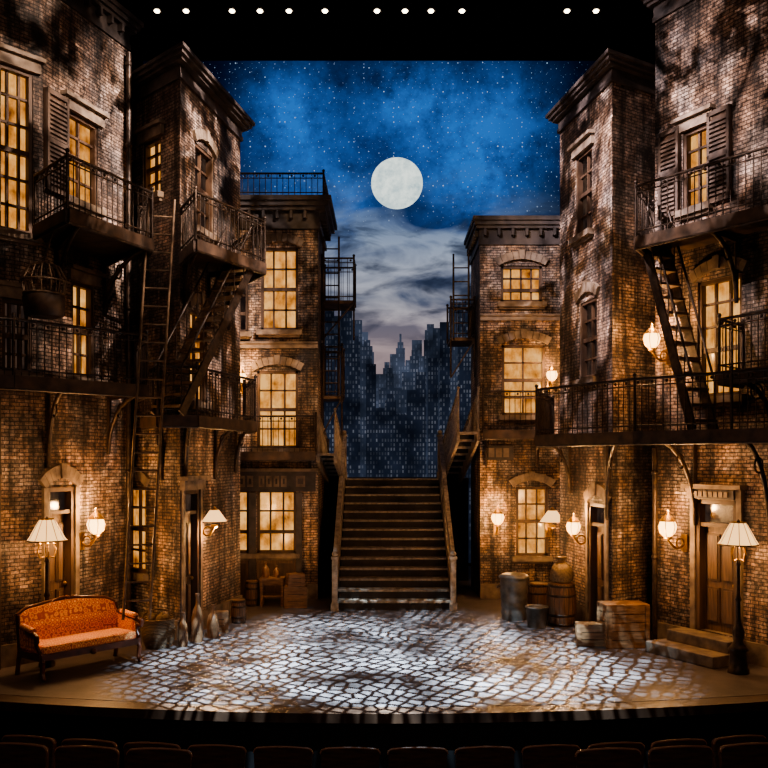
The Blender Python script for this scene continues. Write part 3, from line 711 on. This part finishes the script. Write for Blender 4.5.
mb.path([Vector((bx+0.255*math.cos(math.pi*i/12),by,0.45+0.16*math.sin(math.pi*i/12))) for i in range(13)],0.015,WICKER); 
for i in range(5): mb.ball((bx+0.12*math.cos(i*1.3),by+0.12*math.sin(i*1.3),0.46),0.075,BURLAP)
mb.build('wicker_basket')
bottle(-3.08,14.85,0,0.80,0.10,CLAY,'clay_urn'); bottle(-3.24,14.5,0,0.55,0.085,CLAY,'clay_urn'); bottle(-2.90,15.25,0,0.55,0.10,CLAY,'clay_urn')
crate(-2.86,15.75,0.24,0.24,0.34,0.2); barrel(-2.68,16.6,0.14,0.42)
# ------------------------------------------------------------------ stage floor and surroundings
def mat_floor():
    m,nt,out=newmat('painted_stage_floor')
    geo=nd(nt,'ShaderNodeNewGeometry')
    n=nd(nt,'ShaderNodeTexNoise',{'Vector':geo.outputs['Position'],'Scale':1.6,'Detail':9,'Roughness':0.72})
    c=ramp(nt,n.outputs[0],[(0.32,(0.045,0.035,0.033)),(0.68,(0.135,0.11,0.105))])
    finish(nt,out,c,0.42,0,n.outputs[0],0.15,0.01); return m
FLOOR=mat_floor()
LIP=mat_noise('stage_lip_wood',(0.03,0.015,0.009),(0.085,0.045,0.026),3,0.4,0,0.1,(1,8,1))
mb=MB(); fr=[(x,10.95+0.024*x*x) for x in [(-9+18*i/36) for i in range(37)]]
mb.prism(fr+[(9,25.5),(-9,25.5)],-0.12,0.0,FLOOR); mb.build('floor')
mb=MB()
f2=[(x,y-0.3) for x,y in fr]
mb.prism(f2+fr[::-1],-0.12,-0.004,LIP); mb.prism([(x,y+0.04) for x,y in f2]+[(x,y-0.02) for x,y in fr[::-1]],-1.4,-0.12,BLACK); mb.build('stage_apron')
mb=MB(); mb.box(-10,10,-3,13,-1.5,-1.4,BLACK); mb.build('floor_audience')
mb=MB(); mb.box(-10,10,28.5,28.6,-1.4,17,BLACK); mb.build('wall_back')
mb=MB(); mb.box(-9.6,-9.5,-3,28.5,-1.4,17,BLACK); mb.build('wall_left')
mb=MB(); mb.box(9.5,9.6,-3,28.5,-1.4,17,BLACK); mb.build('wall_right')
mb=MB(); mb.box(-10,10,-3,28.5,17,17.1,BLACK); mb.build('ceiling')
# ------------------------------------------------------------------ painted sky cloth
def mat_sky():
    m,nt,out=newmat('painted_night_sky')
    geo=nd(nt,'ShaderNodeNewGeometry'); sp=nd(nt,'ShaderNodeSeparateXYZ',{0:geo.outputs['Position']})
    X,Z=sp.outputs[0],sp.outputs[2]
    zf=math_(nt,'DIVIDE',Z,16.0)
    base=ramp(nt,zf,[(0.30,(0.09,0.075,0.085)),(0.40,(0.21,0.17,0.19)),(0.50,(0.085,0.105,0.165)),(0.62,(0.012,0.03,0.095)),(0.8,(0.003,0.014,0.075)),(0.95,(0.002,0.006,0.03))])
    tot=None
    for (cx,cz,rx,rz_) in ((-3.0,13.6,1.5,1.7),(0.9,13.9,1.6,1.5),(4.0,13.2,1.7,1.9),(-1.6,11.2,1.3,1.2),(2.6,11.6,1.4,1.2)):
        dx=math_(nt,'DIVIDE',math_(nt,'SUBTRACT',X,cx),rx); dz=math_(nt,'DIVIDE',math_(nt,'SUBTRACT',Z,cz),rz_)
        r2=math_(nt,'ADD',math_(nt,'MULTIPLY',dx,dx),math_(nt,'MULTIPLY',dz,dz))
        g=math_(nt,'POWER',2.718,math_(nt,'MULTIPLY',r2,-1.0))
        tot=g if tot is None else math_(nt,'ADD',tot,g)
    n=nd(nt,'ShaderNodeTexNoise',{'Vector':geo.outputs['Position'],'Scale':0.8,'Detail':8,'Roughness':0.7})
    gl=math_(nt,'MULTIPLY',tot,ramp(nt,n.outputs[0],[(0.34,0.25),(0.62,1.15)]),True)
    base=mix(nt,gl,base,(0.036,0.165,0.54))
    def clouds(rot,sc,scale,lo,hi,bandstops,off=(0,0,0)):
        mp=nd(nt,'ShaderNodeMapping',{'Vector':geo.outputs['Position'],'Location':off,'Rotation':(0,math.radians(rot),0),'Scale':sc})
        cl=nd(nt,'ShaderNodeTexNoise',{'Vector':mp.outputs[0],'Scale':scale,'Detail':5,'Roughness':0.5,'Distortion':0.6})
        return math_(nt,'MULTIPLY',ramp(nt,cl.outputs[0],[(lo,0.0),(hi,1.0)]),ramp(nt,zf,bandstops))
    ccol=ramp(nt,zf,[(0.40,(0.42,0.32,0.32)),(0.50,(0.42,0.42,0.47)),(0.62,(0.26,0.33,0.46)),(0.72,(0.09,0.16,0.32))])
    base=mix(nt,clouds(24,(0.40,1,1.0),0.95,0.40,0.60,[(0.36,0.6),(0.46,1.0),(0.60,1.0),(0.68,0.55),(0.78,0.0)]),base,ccol)
    base=mix(nt,clouds(-16,(0.40,1,1.2),1.1,0.50,0.62,[(0.40,0.2),(0.50,0.8),(0.62,0.8),(0.72,0.0)],(3,0,2)),base,(0.018,0.027,0.055))
    ex=math_(nt,'ABSOLUTE',math_(nt,'DIVIDE',X,6.0)); ef=ramp(nt,ex,[(0.55,1.0),(1.0,0.3)])
    base=mix(nt,1.0,base,ef,'MULTIPLY')
    pv=nd(nt,'ShaderNodeCombineXYZ',{0:X,1:Z})
    st=nd(nt,'ShaderNodeTexVoronoi',{'Vector':pv.outputs[0],'Scale':6.5},feature='F1',voronoi_dimensions='2D')
    rr=nd(nt,'ShaderNodeSeparateColor',{0:st.outputs['Color']})
    thr=math_(nt,'ADD',math_(nt,'MULTIPLY',math_(nt,'POWER',rr.outputs[0],5.0),0.10),0.05)
    s=math_(nt,'LESS_THAN',st.outputs['Distance'],thr)
    s=math_(nt,'MULTIPLY',s,math_(nt,'MULTIPLY',math_(nt,'POWER',rr.outputs[1],1.5),ramp(nt,zf,[(0.6,0.0),(0.72,1.0)])))
    base=mix(nt,s,base,(0.45,0.56,0.72))
    e=nd(nt,'ShaderNodeEmission',{'Color':base,'Strength':1.0}); nt.links.new(e.outputs[0],out.inputs[0]); return m
mb=MB(); mb.box(-7.5,7.5,28.0,28.03,0,15.45,mat_sky()); mb.build('painted_sky_backdrop')
def mat_moon():
    m,nt,out=newmat('moon_disc'); geo=nd(nt,'ShaderNodeTexCoord')
    n=nd(nt,'ShaderNodeTexNoise',{'Vector':geo.outputs['Object'],'Scale':2.4,'Detail':7,'Roughness':0.7})
    c=ramp(nt,n.outputs[0],[(0.36,(0.42,0.55,0.58)),(0.6,(0.90,1.0,0.92))])
    e=nd(nt,'ShaderNodeEmission',{'Color':c,'Strength':1.15}); nt.links.new(e.outputs[0],out.inputs[0]); return m
mb=MB(); MO=mat_moon(); mc=Vector((gx(397,27.95),27.95,gz(183,27.95)))
mb.extr([mc+Vector((0.8*math.cos(2*math.pi*i/64),0,0.8*math.sin(2*math.pi*i/64))) for i in range(64)],(0,0.05,0),MO); mb.build('moon')
def mat_city(name,body,win,st):
    m,nt,out=newmat(name); geo=nd(nt,'ShaderNodeNewGeometry'); sp=nd(nt,'ShaderNodeSeparateXYZ',{0:geo.outputs['Position']})
    v=nd(nt,'ShaderNodeCombineXYZ',{0:sp.outputs[0],1:sp.outputs[2]})
    b=nd(nt,'ShaderNodeTexBrick',{'Vector':v.outputs[0],'Color1':(0,0,0,1),'Color2':(1,1,1,1),'Mortar':(0,0,0,1),'Scale':1,'Mortar Size':0.022,'Brick Width':0.085,'Row Height':0.13,'Bias':0.0},offset=0.0)
    w=ramp(nt,b.outputs[0],[(0.35,0.0),(0.9,1.0)])
    n=nd(nt,'ShaderNodeTexNoise',{'Vector':v.outputs[0],'Scale':1.0,'Detail':5})
    bb=mix(nt,ramp(nt,n.outputs[0],[(0.35,0.0),(0.65,1.0)]),tuple(x*0.5 for x in body),tuple(x*1.6 for x in body))
    c=mix(nt,math_(nt,'MULTIPLY',w,ramp(nt,n.outputs[0],[(0.40,0.15),(0.60,0.9)])),bb,win)
    e=nd(nt,'ShaderNodeEmission',{'Color':c,'Strength':st}); nt.links.new(e.outputs[0],out.inputs[0]); return m
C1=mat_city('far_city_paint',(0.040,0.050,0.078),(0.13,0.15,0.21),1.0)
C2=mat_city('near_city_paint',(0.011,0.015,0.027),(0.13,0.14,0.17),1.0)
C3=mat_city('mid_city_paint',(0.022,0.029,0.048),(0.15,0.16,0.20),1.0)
mb=MB()
def tower(u0,u1,v,d,mat,steps=0,spire=0):
    x0,x1,z=gx(u0,d),gx(u1,d),gz(v,d); mb.box(x0,x1,d,d+0.12,0,z,mat)
    w=x1-x0
    for i in range(steps):
        z2=z+0.18*(i+1); mb.box(x0+w*0.18*(i+1),x1-w*0.18*(i+1),d,d+0.12,z2-0.18,z2,mat)
    if spire:
        zt=z+0.18*steps; mb.box((x0+x1)/2-0.03,(x0+x1)/2+0.03,d,d+0.1,zt,zt+spire,mat)
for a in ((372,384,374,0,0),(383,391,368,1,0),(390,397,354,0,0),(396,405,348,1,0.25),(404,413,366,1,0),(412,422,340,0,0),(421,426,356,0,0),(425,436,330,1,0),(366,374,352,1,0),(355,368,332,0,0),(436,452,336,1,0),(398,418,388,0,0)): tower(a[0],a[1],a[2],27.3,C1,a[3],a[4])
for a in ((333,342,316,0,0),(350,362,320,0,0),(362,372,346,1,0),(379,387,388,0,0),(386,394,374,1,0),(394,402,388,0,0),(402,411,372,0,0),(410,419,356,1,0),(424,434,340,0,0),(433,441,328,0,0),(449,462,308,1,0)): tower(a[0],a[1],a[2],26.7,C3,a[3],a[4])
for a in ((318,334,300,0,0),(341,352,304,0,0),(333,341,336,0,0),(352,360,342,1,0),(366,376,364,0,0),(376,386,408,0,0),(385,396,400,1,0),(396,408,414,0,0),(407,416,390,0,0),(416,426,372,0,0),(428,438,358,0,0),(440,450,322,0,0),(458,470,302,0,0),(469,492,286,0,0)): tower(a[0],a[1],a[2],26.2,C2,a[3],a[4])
mb.build('city_skyline_cutout')
mb=MB(); 
for x0,x1,y in ((-7.4,-2.1,24.8),(2.5,7.4,24.8)): mb.box(x0,x1,y,y+0.05,0,5.5,BLACK)
mb.build('black_masking_drapes')
# ------------------------------------------------------------------ overhead lights
def batten(us,v,d):
    z=gz(v,d)
    mb=MB(); mb.tube((-8,d+0.0,z+0.75),(8,d,z+0.75),0.04,BLACK,n=8); mb.build('lighting_batten')
    for u in us:
        x=gx(u,d); e=MB()
        ax=Vector((0,-0.2,-0.98)).normalized(); p=Vector((x,d,z))
        e.tube(p,p-ax*0.42,0.12,IRON,0.09,12); e.tube(p-ax*0.001,p+ax*0.02,0.075,LENS,0.06,14)
        e.path([p-ax*0.2+Vector((-0.15,0,0)),p-ax*0.2+Vector((-0.15,0,0.35)),p-ax*0.2+Vector((0.15,0,0.35)),p-ax*0.2+Vector((0.15,0,0))],0.015,IRON,5)
        e.tube((x,d,z+0.5),(x,d,z+0.71),0.02,IRON); e.build('stage_spotlight')
batten([157,186,232,260,289,325,377,405,431,462,567,596],11,22.5)
mb=MB()
mb.box(-8,8,25.0,25.05,gz(60,25),17,BLACK); mb.build('black_border_drape')
# ------------------------------------------------------------------ theatre seats
SEATM=mat_noise('seat_velvet',(0.045,0.012,0.010),(0.10,0.03,0.022),20,0.7,0,0.2)
SEATW=mat_noise('seat_back_wood',(0.04,0.02,0.014),(0.11,0.055,0.038),5,0.4,0,0.1,(1,1,6))
SEATR=mat_noise('seat_trim',(0.16,0.085,0.055),(0.32,0.18,0.12),5,0.35,0,0.1)
def seat_mesh():
    mb=MB(); w=0.29; pts=[]; r=0.05
    pts=[(-w+0.03,0,0.30),(w-0.03,0,0.30),(w,0,0.90)]
    for i in range(1,6): t=math.pi/2*i/6; pts.append((w-r+r*math.cos(t),0,0.90+r*math.sin(t)))
    for i in range(0,9): t=-1+2*i/8; pts.append((-t*(w-r),0,0.95+0.012*(1-t*t)))
    for i in range(1,6): t=math.pi/2*(1-i/6.0); pts.append((-w+r-r*math.cos(t),0,0.90+r*math.sin(t)))
    pts.append((-w,0,0.90))
    mb.extr(pts,(0,0.035,0),SEATW)
    mb.extr([(x*0.93,0.035,0.3+(z-0.3)*0.97) for x,y,z in pts],(0,0.07,0),SEATM)
    mb.path([Vector((x,0.017,z)) for x,y,z in pts[2:]],0.014,SEATR,6)
    mb.box(-0.25,0.25,0.10,0.52,0.36,0.46,SEATM)
    for s in (-1,1): mb.box(s*0.305-0.02,s*0.305+0.02,0.0,0.45,0.0,0.60,SEATW)
    return mb
def seats(n,sp,y0,curv,z,skip=0.0,offx=0.0):
    for i in range(n):
        x=(i-(n-1)/2)*sp+offx
        if abs(x)<skip: continue
        ob=SM.copy(); COL.objects.link(ob); ob.location=(x,y0+curv*x*x,z); ob.rotation_euler[2]=math.atan(2*curv*x)
SM=seat_mesh().build('theater_seat',loc=(0,0,0))
seats(18,0.665,8.85,0.028,-0.80,0,0.0)
seats(18,0.665,7.9,0.02,-0.53,1.9,0.33)
bpy.data.objects.remove(SM)
mb=MB(); mb.box(-8,8,8.45,10.6,-1.4,-0.80,BLACK); mb.box(-8,8,6.6,8.45,-1.4,-0.53,BLACK); mb.build('seating_riser')
# ------------------------------------------------------------------ stage lighting
def aim(o,t):
    d=Vector(t)-o.location; o.rotation_euler=d.to_track_quat('-Z','Y').to_euler()
def spot(name,loc,tgt,power,col,size,blend=0.5,gobo=None,r=0.05,gs=9,lo=0.45,hi=0.57):
    l=bpy.data.lights.new(name,'SPOT'); l.energy=power; l.color=col; l.spot_size=math.radians(size); l.spot_blend=blend; l.shadow_soft_size=r
    o=bpy.data.objects.new(name,l); COL.objects.link(o); o.location=loc; aim(o,tgt)
    if gobo:
        l.use_nodes=True; nt=l.node_tree; nt.nodes.clear(); out=nt.nodes.new('ShaderNodeOutputLight'); em=nt.nodes.new('ShaderNodeEmission'); nt.links.new(em.outputs[0],out.inputs[0])
        tc=nd(nt,'ShaderNodeTexCoord'); sp=nd(nt,'ShaderNodeSeparateXYZ',{0:tc.outputs['Normal']})
        x=math_(nt,'DIVIDE',sp.outputs[0],sp.outputs[2]); y=math_(nt,'DIVIDE',sp.outputs[1],sp.outputs[2])
        v=nd(nt,'ShaderNodeCombineXYZ',{0:x,1:y})
        if gobo=='cobble':
            wn=nd(nt,'ShaderNodeTexNoise',{'Vector':v.outputs[0],'Scale':3.0,'Detail':1})
            wv=nd(nt,'ShaderNodeVectorMath',{0:wn.outputs['Color'],1:(0.10,0.06,0)},operation='MULTIPLY')
            va=nd(nt,'ShaderNodeVectorMath',{0:v.outputs[0],1:wv.outputs[0]},operation='ADD')
            mp=nd(nt,'ShaderNodeMapping',{'Vector':va.outputs[0],'Rotation':(0,0,0.5),'Scale':(50,42,1)})
            vo=nd(nt,'ShaderNodeTexVoronoi',{'Vector':mp.outputs[0],'Scale':1.0,'Randomness':0.55},feature='DISTANCE_TO_EDGE',voronoi_dimensions='2D')
            f=ramp(nt,vo.outputs[0],[(0.08,0.01),(0.24,1.0)])
            nn=nd(nt,'ShaderNodeTexNoise',{'Vector':v.outputs[0],'Scale':gs,'Detail':4,'Roughness':0.6})
            g=ramp(nt,nn.outputs[0],[(0.40,0.03),(0.50,0.45),(0.62,1.3)])
            f=math_(nt,'MULTIPLY',f,g)
        else:
            nn=nd(nt,'ShaderNodeTexNoise',{'Vector':v.outputs[0],'Scale':gs,'Detail':4,'Roughness':0.6,'Distortion':0.8})
            f=ramp(nt,nn.outputs[0],[(lo,0.02),(hi,1.0)])
        nt.links.new(f,em.inputs['Strength'])
    return o
spot('gobo_spotlight',(0.2,9.5,9.5),(0.25,12.7,0),105000,(0.56,0.79,1.0),47,0.7,'cobble',0.005,8)
spot('gobo_spotlight',(0.2,14.5,12.5),(0.0,15.9,0),42000,(0.62,0.82,1.0),27,0.8,'cobble',0.005,10)
PK=(1.0,0.82,0.74)
spot('cross_light_spot',(2.8,11.0,12.8),(-3.3,16.2,7.6),17000,PK,42,0.9,'leaf',0.02,10)
spot('cross_light_spot',(-2.8,11.0,12.8),(3.8,16.2,7.6),17000,(0.98,0.83,0.86),42,0.9,'leaf',0.02,10)
spot('cross_light_spot',(4.0,7.5,12.0),(-5.0,13.8,7.6),12500,(1.0,0.76,0.60),35,0.9,'leaf',0.02,10)
spot('cross_light_spot',(-4.0,7.5,12.0),(5.2,13.8,7.6),12500,(1.0,0.79,0.74),35,0.9,'leaf',0.02,10)
spot('front_light_spot',(1.0,9.0,12.5),(-3.0,19.5,5.2),4200,(1.0,0.62,0.33),34,0.9,'leaf',0.03,12)
spot('front_light_spot',(-0.5,9.0,12.5),(3.2,19.5,5.2),4200,(1.0,0.62,0.33),34,0.9,'leaf',0.03,12)
def area(name,loc,tgt,power,col,sx,sy2):
    l=bpy.data.lights.new(name,'AREA'); l.energy=power; l.color=col; l.shape='RECTANGLE'; l.size=sx; l.size_y=sy2
    o=bpy.data.objects.new(name,l); COL.objects.link(o); o.location=loc; aim(o,tgt)
area('wash_light',(0,4,11),(0,16,4),38,(1.0,0.72,0.52),8,1)
area('seat_fill_light',(0,3,7),(0,9,-0.3),120,(1.0,0.68,0.52),8,1)  # added fill to brighten the seat backs, no fixture here
for x,y,z in ((-4.3,13.6,3.2),(-2.6,16.0,3.0),(3.3,15.6,2.8),(4.6,13.4,2.8),(-2.3,18.3,1.2),(2.6,18.3,2.8),(-5.1,12.6,2.6)):
    point('wall_fill_light',(x,y,z),16,(1,0.53,0.21),0.1)  # added warm fill for the lower walls, no lamp stands at these points
# world and camera
w=bpy.data.worlds.new('World'); S.world=w; w.use_nodes=True; w.node_tree.nodes['Background'].inputs[0].default_value=(0.004,0.005,0.009,1); w.node_tree.nodes['Background'].inputs[1].default_value=1
cd=bpy.data.cameras.new('camera'); cam=bpy.data.objects.new('camera',cd); COL.objects.link(cam); cam.location=(0,0,3); cam.rotation_euler=(math.pi/2,0,0)
cd.sensor_width=36; cd.lens=36*F/768; cd.shift_y=(HZ-384)/768; cd.clip_end=200; S.camera=cam
S.view_settings.view_transform='AgX'
try: S.view_settings.look='AgX - Medium High Contrast'
except Exception: pass
